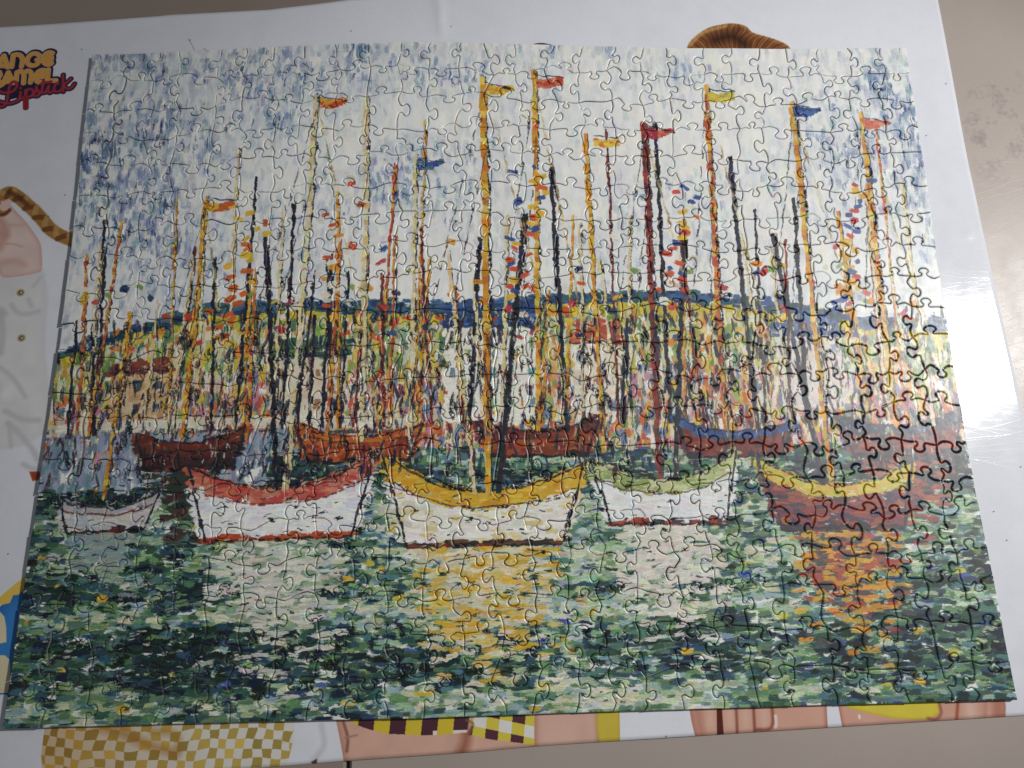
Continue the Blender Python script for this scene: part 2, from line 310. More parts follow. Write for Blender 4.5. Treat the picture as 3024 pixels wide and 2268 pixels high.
    script = [
        [(-60, 1215), (40, 1265), (190, 1272), (300, 1220), (362, 1120), (340, 1050), (280, 1035), (225, 1080), (190, 1190), (165, 1330), (150, 1440), (110, 1530), (40, 1575), (-60, 1560)],
        [(-120, 1440), (60, 1490), (180, 1510), (300, 1485), (400, 1430), (430, 1340), (440, 1260)], [(425, 1390), (480, 1395), (540, 1340)], [(440, 1170), (442, 1174)],
        [(552, 1215), (550, 1330), (552, 1600)], [(552, 1290), (600, 1205), (680, 1200), (715, 1260), (690, 1330), (610, 1365), (560, 1345)],
        [(690, 1330), (770, 1240), (785, 1140), (800, 1210), (850, 1280), (810, 1340), (730, 1340)], [(830, 1310), (900, 1240), (940, 1010)], [(905, 1240), (920, 1275), (990, 1260)], [(880, 1085), (980, 1060), (1110, 1035)],
        [(990, 1260), (1060, 1120), (1040, 1230), (1080, 1275), (1140, 1240)], [(1270, 1080), (1215, 1085), (1175, 1170), (1195, 1250), (1290, 1245), (1370, 1170)],
        [(1372, 890), (1372, 1060), (1375, 1255)], [(1540, 975), (1460, 1050), (1390, 1110), (1440, 1180), (1510, 1195), (1570, 1160), (1620, 1085)]]
    navy = '241a3c'
    tx = lambda v: v * .1356 / FPX * .52 / PRES          # a length in that enlargement, in texels
    for s in rows: stroke([(x + 14, y - 10) for x, y in s], tx(84), navy, K)
    for s in script: stroke([(x + 4, y + 4) for x, y in s], tx(56), navy, K)
    poly([(-200, 480), (1080, 420), (1120, 950), (1300, 1050), (1330, 1230), (600, 1330), (200, 1430), (120, 1250), (-200, 1200)], navy, K, sm=False)
    for s in rows: stroke(s, tx(53), 'e2b8a4', K)
    for s in rows: stroke(s, tx(40), 'e0a040', K)
    for s in rows: stroke([(x - 6, y - 4) for x, y in s], tx(18), 'e8b45c', K, soft=3, op=.7)
    for s in script: stroke(s, tx(30), '9c2236', K)
    for s in script: stroke(s, tx(12), 'b84654', K, soft=2.5, op=.7)
    stroke([(552, 1380), (552, 1600)], tx(54), 'a01e34', K)
    # --- raised hand with a braid, and a white shirt, left of the puzzle
    K = (0, 500, .3012)
    poly([(-500, 1040), (20, 1055), (150, 1062), (350, 1022), (415, 975), (450, 1090), (466, 1330), (440, 1700), (420, 2600), (-500, 2600)], 'e2e1e0', K, soft=8, edge='dcdcdf', ew=30)
    sh = 'c6c4c8'
    for pts, r in [([(330, 1150), (400, 1060)], 6), ([(120, 1330), (170, 1400), (260, 1420), (380, 1390)], 10), ([(280, 1280), (310, 1340)], 10), ([(20, 1380), (60, 1420)], 12), ([(-60, 1900), (120, 2040), (250, 2230)], 9), ([(50, 2370), (220, 2450), (380, 2460)], 12), ([(80, 2490), (200, 2600), (320, 2750), (370, 2850)], 12), ([(230, 2890), (300, 2930), (390, 2945)], 10), ([(90, 2500), (100, 2620), (110, 2720)], 8), ([(10, 1420), (30, 1600), (10, 1800)], 14)]:
        stroke(pts, r * .5, sh, K, soft=9, op=.75)
    skin, sk2, sk3 = 'e8cdc4', 'cf9c8c', '9a5c4c'
    poly([(-300, 500), (-40, 300), (60, 250), (92, 330), (140, 392), (250, 510), (330, 620), (385, 705), (408, 790), (412, 978), (350, 1020), (150, 1060), (20, 1055), (-40, 960), (-300, 960)], skin, K, var=.05, edge='d8b0a6', ew=14)
    stroke([(-30, 470), (40, 560), (60, 640)], 9, sk2, K, soft=14, op=.8); stroke([(-30, 600), (20, 680), (-10, 760)], 12, sk2, K, soft=16, op=.7); stroke([(60, 730), (140, 735), (220, 760)], 2, sk2, K, soft=4, op=.6); stroke([(20, 920), (160, 900), (240, 940)], 6, sk2, K, soft=14, op=.5); stroke([(100, 545), (220, 545)], 4, sk2, K, soft=8, op=.4)
    poly([(-80, 250), (0, 230), (30, 260), (20, 340), (60, 370), (100, 380), (80, 420), (10, 445), (-80, 430)], 'b07a48', K, edge='8a5428', ew=8); stroke([(-20, 445), (40, 440), (90, 400)], 4, '7a4426', K, soft=5)
    stroke([(45, 255), (55, 330), (40, 360)], 12, 'e6c6bc', K, soft=3)
    br = [(25, 250), (90, 222), (180, 272), (260, 342), (340, 412), (420, 500), (500, 592), (600, 652), (720, 700), (820, 730)]
    stroke(br, 15.5, 'a9793e', K, soft=4); P = tex(br, K); Q = spline(P, 8)
    for i in range(0, len(Q) - 3, 5):
        a, b = Q[i], Q[min(i + 4, len(Q) - 1)]; e = (b - a) / (np.linalg.norm(b - a) + 1e-6); nrm = np.array([-e[1], e[0]]); sg = 1 if (i // 5) % 2 else -1
        seg = np.array([a + nrm * sg * 10, a * .5 + b * .5, b - nrm * sg * 6], np.float32); seg = spline(seg)
        sy, sx, X, Y = box(seg, 12); d = dist(seg, X, Y); blend(sy, sx, np.clip((6.5 - d) / 4 + .5, 0, 1) * .85, C('6f4222' if sg > 0 else 'c49a5c'))
    stroke(br[1:4], 6, '5e341c', K, soft=6, op=.8)
    for x, y in ((205, 1212), (212, 1655)):
        stroke([(x, y), (x + 1, y)], 8.5, 'a99468', K, soft=3); stroke([(x, y), (x + 1, y)], 4.2, '5c4c38', K, soft=2); stroke([(x + 3, y), (x + 6, y)], 1.8, 'f0e8d8', K, soft=1)
    poly([(475, 1065), (640, 1060), (700, 1140), (640, 1200), (530, 1225)], '9c4428', (0, 1200, .1808), edge='c07040', ew=5, sm=False)
    # --- yellow and blue panel, lower left
    K = (0, 1650, .3726)
    poly([(-600, 600), (0, 380), (60, 320), (190, 230), (260, 240), (260, 1010), (120, 1110), (40, 1075), (-600, 1100)], '3a82c8', K, var=.06, sm=False, edge='2c68b0', ew=30)
    poly([(-300, 420), (0, 300), (60, 250), (120, 200), (200, 140), (260, 150), (240, 215), (195, 235), (150, 285), (105, 290), (80, 350), (20, 365), (-20, 360), (-300, 480)], 'e6c45a', K, sm=False)
    poly([(-200, 420), (0, 420), (35, 460), (50, 540), (52, 660), (0, 672), (-200, 680)], 'e4d8b4', K, sm=False); poly([(-200, 765), (40, 765), (78, 800), (85, 980), (60, 1062), (0, 1065), (-200, 1070)], 'e4d8b4', K, sm=False)
    # --- bottom strip: checked cloth
    K = (0, 1600, .4521)
    P = tex([(300, 1150), (1930, 1120), (1915, 1300), (1870, 1480), (1850, 1560), (285, 1560), (270, 1400)], K); sy, sx, X, Y = box(P, 3); ins = inside(P, X, Y)
    wob = (nz[sy, sx] - .5) * 14; a = np.floor((X + wob + .10 * Y + 6 * np.sin(X / 60)) / 19.5); b = np.floor((Y - wob * .6 - .05 * X + 5 * np.sin(X / 85)) / 18.)
    chk = ((a + b) % 2 == 0); cell = np.sin(a * 12.9 + b * 78.2) * 43758.5; cell -= np.floor(cell)
    c = np.where(chk[..., None], C('cdb25c') * (.82 + .28 * cell[..., None]), C('e6e2da')) ; tan = np.clip(1 - (X - P[0][0]) / 330, 0, 1)[..., None] * .75
    c = c * (1 - tan) + c * C('d8b88c') * tan * 1.12; blend(sy, sx, np.where(ins, 1., 0.).astype(np.float32), c)
    stroke([(640, 1200), (800, 1250), (980, 1330), (1150, 1380)], 9, 'b07a34', K, soft=16, op=.6); stroke([(1000, 1240), (1150, 1260), (1170, 1350)], 7, 'b8863c', K, soft=12, op=.5); stroke([(1800, 1320), (1880, 1280)], 4, 'b09a50', K, soft=8, op=.5)
    stroke([(2100, 1200), (2115, 1330), (2040, 1440)], 5, 'c4c4ca', K, soft=9, op=.6); poly([(2030, 1440), (2072, 1415), (2066, 1470)], '6a4a3c', K, sm=False)
    # --- bottom strip: hip, checked hem, thighs, fingers, plain yellow hem
    K = (900, 1900, .4973); s1, s2, s3 = 'dcb09c', 'c48c78', 'a06450'
    poly([(170, 380), (1370, 380), (1370, 760), (240, 760), (215, 600)], s1, K, var=.04, edge=s2, ew=16, sm=False)
    stroke([(230, 470), (255, 560), (250, 640)], 3, '7c4c3a', K, soft=4, op=.7); stroke([(960, 520), (955, 590), (925, 660)], 9, '96543c', K, soft=20, op=.8); stroke([(240, 560), (310, 545)], 2, 'b48872', K, soft=3)
    P = tex([(285, 380), (985, 380), (975, 455), (962, 528), (820, 542), (700, 546), (480, 536), (380, 510), (290, 478)], K); sy, sx, X, Y = box(P, 3); ins = inside(P, X, Y)
    o = tex([(318, 470), (413, 470)], K); st = np.floor((X - o[0][0] + .1 * (Y - o[0][1])) / (o[1][0] - o[0][0]))
    lo = np.broadcast_to((Y > o[0][1] + 19.5) & (X > tex([(760, 470)], K)[0][0]), X.shape)
    c = np.where((st % 2 == 0)[..., None], C('52303a'), C('dcc23c')); c = np.where((lo & (st % 2 == 0))[..., None], C('e8e4d8'), c); blend(sy, sx, ins.astype(np.float32), c)
    P = tex([(975, 380), (1365, 380), (1363, 606), (1280, 592), (1100, 570), (968, 540), (1000, 470)], K); sy, sx, X, Y = box(P, 3); ins = inside(P, X, Y); o = tex([(1000, 490), (1077, 497)], K); cw = o[1][0] - o[0][0]
    a = np.floor((X - o[0][0] + .12 * (Y - o[0][1])) / cw); b = np.floor((Y - o[0][1] - .22 * (X - o[0][0])) / (cw * .88))
    t = (a + 2 * 50) % 2; u = (b + 2 * 50) % 2; c = np.where(((t == 0) & (u == 1))[..., None], C('e8e6e2'), np.where(((t == 1) & (u == 0))[..., None], C('5c3440'), C('dccc50'))); blend(sy, sx, ins.astype(np.float32), c)
    stroke([(960, 455), (1000, 480), (975, 545)], 2.5, '8a6a3c', K, soft=3, op=.7)
    poly([(1364, 380), (1745, 380), (1750, 590), (1755, 700), (1364, 700)], 'dcb4a2', K, edge='c08a76', ew=14, sm=False)
    poly([(1735, 380), (1868, 380), (1872, 575), (1862, 640), (1752, 640), (1730, 480)], 'd2bc4a', K, edge='c0a83c', ew=6, sm=False)
    K = (1900, 1700, .5081)
    poly([(255, 700), (1062, 700), (1072, 900), (1075, 1000), (320, 1000), (300, 930), (280, 850)], 'd8a894', K, edge='b87864', ew=12, sm=False)
    stroke([(310, 770), (340, 930)], 8, 'b87c68', K, soft=14, op=.6)
    poly([(424, 700), (452, 700), (462, 860), (470, 960), (428, 960)], '5c2c24', K, sm=False)
    for x0 in (540, 642): stroke([(x0 - 4, 740), (x0 + 2, 850), (x0 + 8, 960)], 2.6, '8a4838', K, soft=5, op=.9)
    stroke([(745, 750), (752, 850), (730, 890), (660, 895)], 3, '94503e', K, soft=6, op=.9)
    for x0 in (385, 500, 592, 700): stroke([(x0, 740), (x0 + 4, 860)], 7, 'e4c0ae', K, soft=16, op=.7)
    stroke([(768, 815), (772, 860), (768, 880)], 3.2, 'eed8d0', K, soft=2)
    poly([(1122, 700), (2095, 700), (2106, 760), (2104, 800), (2090, 960), (1170, 960), (1150, 850)], 'd6a692', K, edge='b87864', ew=10, sm=False)
    poly([(1118, 690), (1715, 690), (1722, 800), (1668, 834), (1560, 836), (1450, 830), (1340, 806), (1250, 785), (1170, 764)], 'dccc4c', K, edge='c8b43c', ew=7, sm=False)
    stroke([(1720, 740), (1730, 800), (1700, 835), (1655, 830)], 3, 'a86a54', K, soft=5); stroke([(1828, 730), (1820, 840)], 3, 'a0543c', K, soft=5, op=.9); stroke([(1990, 740), (1985, 840)], 3, 'b87c68', K, soft=10, op=.6); stroke([(2060, 740), (2065, 830)], 12, 'b47460', K, soft=14, op=.7); stroke([(1900, 740), (1905, 830)], 12, 'e4c4b4', K, soft=18, op=.7)
    stroke([(1255, 815), (1256, 826)], 2.6, 'f2e6e0', K, soft=2)
    # --- hair at the top edge
    K = (1800, 0, .5533)
    sy, sx, m, X, Y, sd = poly([(400, 300), (412, 258), (440, 212), (520, 152), (600, 130), (660, 124), (725, 138), (765, 174), (850, 200), (925, 228), (965, 262), (975, 330), (400, 330)], '7a4a2a', K, soft=3, edge='b0824c', ew=16)
    o = tex([(640, 330)], K)[0]; ang = np.arctan2(Y - o[1] - 60, X - o[0]); st = np.sin(ang * 55 + nz[sy, sx] * 9) * .5 + np.sin(ang * 131 + nz[sy, sx] * 14) * .5
    blend(sy, sx, m * np.clip(st, 0, 1) * .5, C('c09058')); blend(sy, sx, m * np.clip(-st, 0, 1) * .5, C('40241a'))
    stroke([(560, 215), (650, 195), (720, 235)], 12, '2e1a16', K, soft=26, op=.8); stroke([(430, 240), (500, 175), (620, 138)], 4, 'd0a468', K, soft=8, op=.7)
    poly([(930, 300), (1000, 272), (1100, 262), (1200, 276), (1300, 305), (1300, 360), (930, 360)], '4c302c', (1400, 80, .1808))
    # --- faint handling marks and grime
    for i in range(46):
        x, y = rs.uniform(0, w), rs.uniform(0, h); a = rs.uniform(0, 3.14); l = rs.uniform(8, 60); P = np.array([(x, y), (x + l * math.cos(a) * .5, y + l * math.sin(a) * .5 + rs.normal(0, 3)), (x + l * math.cos(a), y + l * math.sin(a))], np.float32); P = spline(P)
        sy, sx, X, Y = box(P, 5)
        if X.size: blend(sy, sx, np.clip((.7 - dist(P, X, Y)) / 1.5 + .5, 0, 1) * rs.uniform(.1, .35), C('8c8a90'))
    img *= (1 - .035 * np.clip(nz * .6 + smooth_noise(rs, h, w, 14) * .7 - .55, 0, 1) - .012 * nf)[..., None]
    # --- specks of dirt
    for x, y in [(2792, 248), (2733, 402), (3012, 1380), (2932, 1512), (2970, 1597), (1035, 93), (1330, 80), (1965, 2176), (22, 1637), (140, 640), (190, 577), (560, 120), (2870, 1700), (240, 147), (210, 262)]:
        stroke([(x, y), (x + 3, y - 2)], .8, '4a4448', soft=1)
    for pts in ([(556, 115), (570, 138), (575, 150)], [(600, 143), (612, 150)]): stroke(pts, .8, '77777f', soft=2, op=.7)
    return np.clip(img, 0, 1)
# ---------------------------------------------------------------- materials
def new_mat(name):
    m = bpy.data.materials.new(name); m.use_nodes = True
    nt = m.node_tree; b = nt.nodes['Principled BSDF']
    return m, nt, b
def node(nt, kind, **kw):
    n = nt.nodes.new(kind)
    for k, v in kw.items():
        if k in n.inputs: n.inputs[k].default_value = v
        else: setattr(n, k, v)
    return n
def image_of(name, arr):
    h, w = arr.shape[:2]; im = bpy.data.images.new(name, w, h)
    px = np.ones((h, w, 4), np.float32); px[..., :3] = arr[::-1]
    im.pixels.foreach_set(px.ravel()); im.update(); im.pack(); return im
def math_node(nt, op, a, b=None, clamp=False):
    n = nt.nodes.new('ShaderNodeMath'); n.operation = op; n.use_clamp = clamp
    for i, v in enumerate((a, b)):
        if v is None: continue
        if isinstance(v, (int, float)): n.inputs[i].default_value = v
        else: nt.links.new(v, n.inputs[i])
    return n.outputs[0]
def hairlines(nt, angles, along, across, lo, hi):
    """sum of fine scratches running in a few directions (object space, metres)"""
    tc = nt.nodes.new('ShaderNodeTexCoord'); tot = None
    for k, a in enumerate(angles):
        mp = node(nt, 'ShaderNodeMapping'); mp.inputs['Rotation'].default_value = (0, 0, math.radians(a)); mp.inputs['Location'].default_value = (k * 3.1, k * 7.7, 0)
        nt.links.new(tc.outputs['Object'], mp.inputs['Vector'])
        m2 = node(nt, 'ShaderNodeMapping'); m2.inputs['Scale'].default_value = (along, across, 1); nt.links.new(mp.outputs[0], m2.inputs['Vector'])
        nz = node(nt, 'ShaderNodeTexNoise', Scale=1.0, Detail=2.0, Roughness=.6); nt.links.new(m2.outputs[0], nz.inputs['Vector'])
        r = node(nt, 'ShaderNodeMapRange'); r.inputs[1].default_value = lo; r.inputs[2].default_value = hi; nt.links.new(nz.outputs[0], r.inputs[0])
        tot = r.outputs[0] if tot is None else math_node(nt, 'ADD', tot, r.outputs[0])
    return tot, tc

def mat_print():
    m, nt, b = new_mat('puzzle_print')
    uv = node(nt, 'ShaderNodeUVMap'); tx = nt.nodes.new('ShaderNodeTexImage'); tx.image = image_of('harbour_dabs', paint_harbour()); tx.interpolation = 'Linear'; tx.extension = 'EXTEND'
    nt.links.new(uv.outputs[0], tx.inputs[0]); nt.links.new(tx.outputs[0], b.inputs['Base Color'])
    geo = node(nt, 'ShaderNodeNewGeometry')
    n1 = node(nt, 'ShaderNodeTexNoise', Scale=2600.0, Detail=2.0); n2 = node(nt, 'ShaderNodeTexNoise', Scale=240.0, Detail=2.0)
    nt.links.new(geo.outputs['Position'], n1.inputs['Vector']); nt.links.new(geo.outputs['Position'], n2.inputs['Vector'])
    bw = node(nt, 'ShaderNodeRGBToBW'); nt.links.new(tx.outputs[0], bw.inputs[0])
    hgt = math_node(nt, 'ADD', math_node(nt, 'MULTIPLY', n1.outputs[0], .6), math_node(nt, 'MULTIPLY', n2.outputs[0], 1.0))
    bp = node(nt, 'ShaderNodeBump', Strength=.35, Distance=.00012); nt.links.new(hgt, bp.inputs['Height']); nt.links.new(bp.outputs[0], b.inputs['Normal'])
    rr = math_node(nt, 'ADD', math_node(nt, 'MULTIPLY', n2.outputs[0], .18), .30); nt.links.new(rr, b.inputs['Roughness'])
    b.inputs['Specular IOR Level'].default_value = .5
    return m
def mat_board():
    m, nt, b = new_mat('grey_cardboard'); geo = node(nt, 'ShaderNodeNewGeometry')
    nz = node(nt, 'ShaderNodeTexNoise', Scale=900.0, Detail=3.0); nt.links.new(geo.outputs['Position'], nz.inputs['Vector'])
    cr = node(nt, 'ShaderNodeValToRGB'); cr.color_ramp.elements[0].color = (.16, .15, .14, 1); cr.color_ramp.elements[1].color = (.34, .32, .29, 1)
    nt.links.new(nz.outputs[0], cr.inputs[0]); nt.links.new(cr.outputs[0], b.inputs['Base Color']); b.inputs['Roughness'].default_value = .9
    return m
def mat_poster():
    m, nt, b = new_mat('glossy_poster_print')
    uv = node(nt, 'ShaderNodeUVMap'); tx = nt.nodes.new('ShaderNodeTexImage'); tx.image = image_of('poster_print', paint_poster()); tx.extension = 'EXTEND'
    nt.links.new(uv.outputs[0], tx.inputs[0]); nt.links.new(tx.outputs[0], b.inputs['Base Color'])
    sc, tc = hairlines(nt, (3, 9, 15, -4, 24, -12, 66), 12, 620, .60, .82)
    n2 = node(nt, 'ShaderNodeTexNoise', Scale=28.0, Detail=3.0); nt.links.new(tc.outputs['Object'], n2.inputs['Vector'])
    b1 = node(nt, 'ShaderNodeBump', Strength=.5, Distance=.0005); nt.links.new(n2.outputs[0], b1.inputs['Height'])
    b2 = node(nt, 'ShaderNodeBump', Strength=.22, Distance=.00006); nt.links.new(sc, b2.inputs['Height']); nt.links.new(b1.outputs[0], b2.inputs['Normal'])
    nt.links.new(b2.outputs[0], b.inputs['Normal'])
    rr = math_node(nt, 'ADD', math_node(nt, 'MULTIPLY', n2.outputs[0], .08), .09); nt.links.new(rr, b.inputs['Roughness'])
    b.inputs['Specular IOR Level'].default_value = .55
    return m
def mat_table(lo, hi):
    m, nt, b = new_mat('tan_table_vinyl')
    sc, tc = hairlines(nt, (-20, -27, -14, 8, -33), 14, 1000, .6, .8)
    def nz(s, d=3.0, r=.55):
        n = node(nt, 'ShaderNodeTexNoise', Scale=s, Detail=d, Roughness=r); nt.links.new(tc.outputs['Object'], n.inputs['Vector']); return n.outputs[0]
    big, mid, fine = nz(7.0), nz(60.0, 5.0, .65), nz(1500.0, 2.0)
    cr = node(nt, 'ShaderNodeValToRGB'); e = cr.color_ramp.elements; e[0].position = .3; e[0].color = lo + (1,); e[1].position = .7; e[1].color = hi + (1,)
    nt.links.new(math_node(nt, 'ADD', math_node(nt, 'MULTIPLY', big, .7), math_node(nt, 'MULTIPLY', fine, .3)), cr.inputs[0])
    # old rusty and purplish stains, in one worn patch beside the poster
    sep = node(nt, 'ShaderNodeSeparateXYZ'); nt.links.new(tc.outputs['Object'], sep.inputs[0])
    def sq(o, c, r): 
        v = math_node(nt, 'DIVIDE', math_node(nt, 'SUBTRACT', o, c), r); return math_node(nt, 'MULTIPLY', v, v)
    patch = math_node(nt, 'SUBTRACT', 1.0, math_node(nt, 'ADD', sq(sep.outputs[0], .315, .036), sq(sep.outputs[1], .135, .050)), True)
    st = node(nt, 'ShaderNodeMapRange'); st.inputs[1].default_value = .50; st.inputs[2].default_value = .66; nt.links.new(math_node(nt, 'ADD', math_node(nt, 'MULTIPLY', mid, .75), math_node(nt, 'MULTIPLY', nz(420.0), .25)), st.inputs[0])
    pf = node(nt, 'ShaderNodeMapRange'); pf.inputs[1].default_value = 0; pf.inputs[2].default_value = .5; nt.links.new(patch, pf.inputs[0])
    f = math_node(nt, 'MULTIPLY', math_node(nt, 'MULTIPLY', st.outputs[0], pf.outputs[0]), .62)
    mx = node(nt, 'ShaderNodeMix'); mx.data_type = 'RGBA'; nt.links.new(f, mx.inputs[0]); nt.links.new(cr.outputs[0], mx.inputs[6]); mx.inputs[7].default_value = (.150, .092, .095, 1)
    # sparse dark specks
    vo = node(nt, 'ShaderNodeTexVoronoi', Scale=26.0); nt.links.new(tc.outputs['Object'], vo.inputs['Vector'])
    sp = math_node(nt, 'LESS_THAN', vo.outputs['Distance'], .022)
    mx2 = node(nt, 'ShaderNodeMix'); mx2.data_type = 'RGBA'; nt.links.new(math_node(nt, 'MULTIPLY', sp, .7), mx2.inputs[0]); nt.links.new(mx.outputs[2], mx2.inputs[6]); mx2.inputs[7].default_value = (.09, .07, .06, 1)
    nt.links.new(mx2.outputs[2], b.inputs['Base Color'])
    v2 = node(nt, 'ShaderNodeTexVoronoi', Scale=34.0); nt.links.new(tc.outputs['Object'], v2.inputs['Vector'])
    pim = node(nt, 'ShaderNodeMapRange'); pim.inputs[1].default_value = .05; pim.inputs[2].default_value = 0.0; nt.links.new(v2.outputs['Distance'], pim.inputs[0])
    hgt = math_node(nt, 'ADD', math_node(nt, 'ADD', math_node(nt, 'MULTIPLY', fine, .9), math_node(nt, 'MULTIPLY', pim.outputs[0], 2.2)), math_node(nt, 'MULTIPLY', sc, .3))
    bp = node(nt, 'ShaderNodeBump', Strength=.5, Distance=.00012); nt.links.new(hgt, bp.inputs['Height']); nt.links.new(bp.outputs[0], b.inputs['Normal'])
    nt.links.new(math_node(nt, 'ADD', math_node(nt, 'MULTIPLY', mid, .2), .26), b.inputs['Roughness']); b.inputs['Specular IOR Level'].default_value = .45
    return m

def link(o, parent=None):
    scene.collection.objects.link(o)
    if parent is not None: o.parent = parent
    return o
def mesh_obj(name, verts, faces, mats, parent=None):
    me = bpy.data.meshes.new(name); me.from_pydata(verts, [], faces)
    for m in mats: me.materials.append(m)
    o = bpy.data.objects.new(name, me); return link(o, parent)

# ---------------------------------------------------------------- the table: two leaves that meet in a narrow gap
table = bpy.data.objects.new('tabletop', None); link(table)
table['kind'] = 'structure'; table['label'] = 'worn tan tabletop with a narrow seam under the poster'
def leaf(xa, xb, mat):
    """xa, xb: edge x as functions of y; a slab with eased upper edges"""
    ys = (-0.75, 0.85); t, c = 0.028, 0.0012
    ring = [(xa(ys[0]), ys[0]), (xb(ys[0]), ys[0]), (xb(ys[1]), ys[1]), (xa(ys[1]), ys[1])]
    ins = [(ring[0][0] + c, ring[0][1] + c), (ring[1][0] - c, ring[1][1] + c), (ring[2][0] - c, ring[2][1] - c), (ring[3][0] + c, ring[3][1] - c)]
    v = [(x, y, -t) for x, y in ring] + [(x, y, -c) for x, y in ring] + [(x, y, 0) for x, y in ins]
    f = [(3, 2, 1, 0), (8, 9, 10, 11)]
    for k in (0, 4):
        for i in range(4): j = (i + 1) % 4; f.append((k + i, k + j, k + 4 + j, k + 4 + i))
    return mesh_obj('table_leaf', v, f, [mat], table)
seam = lambda y: -0.0901 - 0.0202 * y
leaf(lambda y: -0.95, lambda y: seam(y) - 0.0010, mat_table((.285, .225, .186), (.345, .278, .232)))     # the older, browner leaf
leaf(lambda y: seam(y) + 0.0010, lambda y: 1.0, mat_table((.375, .318, .280), (.450, .386, .342)))

# ---------------------------------------------------------------- the poster: one thin sheet with creases and dents
def build_poster():
    tx = [-0.425, -0.316, -0.2631, -0.2167, -0.210, -0.1474, -0.1088, -0.0961, 0.05, 0.20, 0.2836]; ty = [0.206, 0.2159, 0.2192, 0.2229, 0.2238, 0.2271, 0.2322, 0.2344, 0.247, 0.256, 0.260]
    bx = [-0.425, -0.1288, -0.0861, -0.0232, 0.0076, 0.0404, 0.0799, 0.1506, 0.292]; by = [-0.2262, -0.2154, -0.2132, -0.2108, -0.2090, -0.2078, -0.2065, -0.2042, -0.1998]
    ry = [-0.20, -0.046, 0.0279, 0.0643, 0.1106, 0.1648, 0.2068, 0.26]; rx = [0.2925, 0.2880, 0.2852, 0.2845, 0.2837, 0.2836, 0.2838, 0.2836]
    NX, NY = 340, 220
    u = np.linspace(0, 1, NX + 1); v = np.linspace(0, 1, NY + 1); U, V = np.meshgrid(u, v)
    X = -0.425 + U * (0.288 + 0.425); top = np.interp(X, tx, ty); bot = np.interp(X, bx, by); Y = bot + (top - bot) * V
    X = -0.425 + U * (np.interp(Y, ry, rx) + 0.425)
    def ridge(p, q, w, h, fade=.02):
        p, q = np.array(p), np.array(q); e = q - p; l = np.hypot(*e); t = ((X - p[0]) * e[0] + (Y - p[1]) * e[1]) / l; d = ((X - p[0]) * e[1] - (Y - p[1]) * e[0]) / l
        return h * np.exp(-np.abs(d) / w) * np.clip(np.minimum(t, l - t) / fade + .5, 0, 1)
    rs = np.random.default_rng(2)
    wav = (smooth_noise(rs, NY + 1, NX + 1, 7) - .5) * .0003
    off = np.clip(np.maximum(np.abs(X) - .262, np.maximum(Y - .204, -.199 - Y)) / .02, 0, 1)      # lies flat under the puzzle
    Z = 0.0009 + wav
    Z += ridge(plane_point(1292, -60), plane_point(1306, 128), .0035, .0011) * np.clip((Y - .198) / .02, 0, 1)
    Z += off * (ridge(plane_point(-200, 1165), plane_point(146, 1190), .0014, .0006) + .0007 * np.exp(-(((X + .262) / .05) ** 2 + ((Y - .245) / .02) ** 2)) + (smooth_noise(rs, NY + 1, NX + 1, 16) - .5) * .0011 + (smooth_noise(rs, NY + 1, NX + 1, 40) - .5) * .00025)
    for px, py, r, h in [(236, 128, .0035, .0011), (252, 148, .0018, -.0007), (8, 1166, .004, .0010), (2300, 110, .003, .0005), (2245, 62, .002, .0004), (2985, 1590, .003, .0004), (1030, 2190, .004, .0008), (1046, 2168, .002, -.0007), (2860, 690, .003, .0004), (560, 130, .002, .0005), (1160, 2065, .003, .0004)]:
        c = plane_point(px, py); Z += off * h * np.exp(-((X - c[0]) ** 2 + (Y - c[1]) ** 2) / r ** 2)
    Z = np.maximum(Z, .0004)
    n = NX + 1; top_v = np.stack([X, Y, Z], -1).reshape(-1, 3)
    idx = np.arange((NY + 1) * n).reshape(NY + 1, n)
    faces = np.stack([idx[:-1, :-1], idx[:-1, 1:], idx[1:, 1:], idx[1:, :-1]], -1).reshape(-1, 4).tolist()
    rim = list(idx[0]) + list(idx[1:, -1]) + list(idx[-1, -2::-1]) + list(idx[-2:0:-1, 0])
    low = top_v[rim].copy(); low[:, 2] -= .00025; low[:, 2] = np.maximum(low[:, 2], .0001); base = len(top_v); k = len(rim)
    faces += [(int(rim[i]), base + i, base + (i + 1) % k, int(rim[(i + 1) % k])) for i in range(k)]
    o = mesh_obj('poster', np.vstack([top_v, low]).tolist(), faces, [mat_poster()])
    me = o.data; uvl = me.uv_layers.new(name='UVMap'); li = np.empty(len(me.loops), np.int32); me.loops.foreach_get('vertex_index', li)
    co = np.vstack([top_v, low])[li]; uv = np.stack([(co[:, 0] - PX0) / (PX1 - PX0), (co[:, 1] - PY0) / (PY1 - PY0)], -1).astype(np.float32)
    uvl.data.foreach_set('uv', uv.ravel()); me.polygons.foreach_set('use_smooth', [True] * len(me.polygons)); me.update()
    o['label'] = 'glossy creased white poster with printed lettering and cropped figures under the puzzle'; o['category'] = 'poster'
    return o
build_poster()

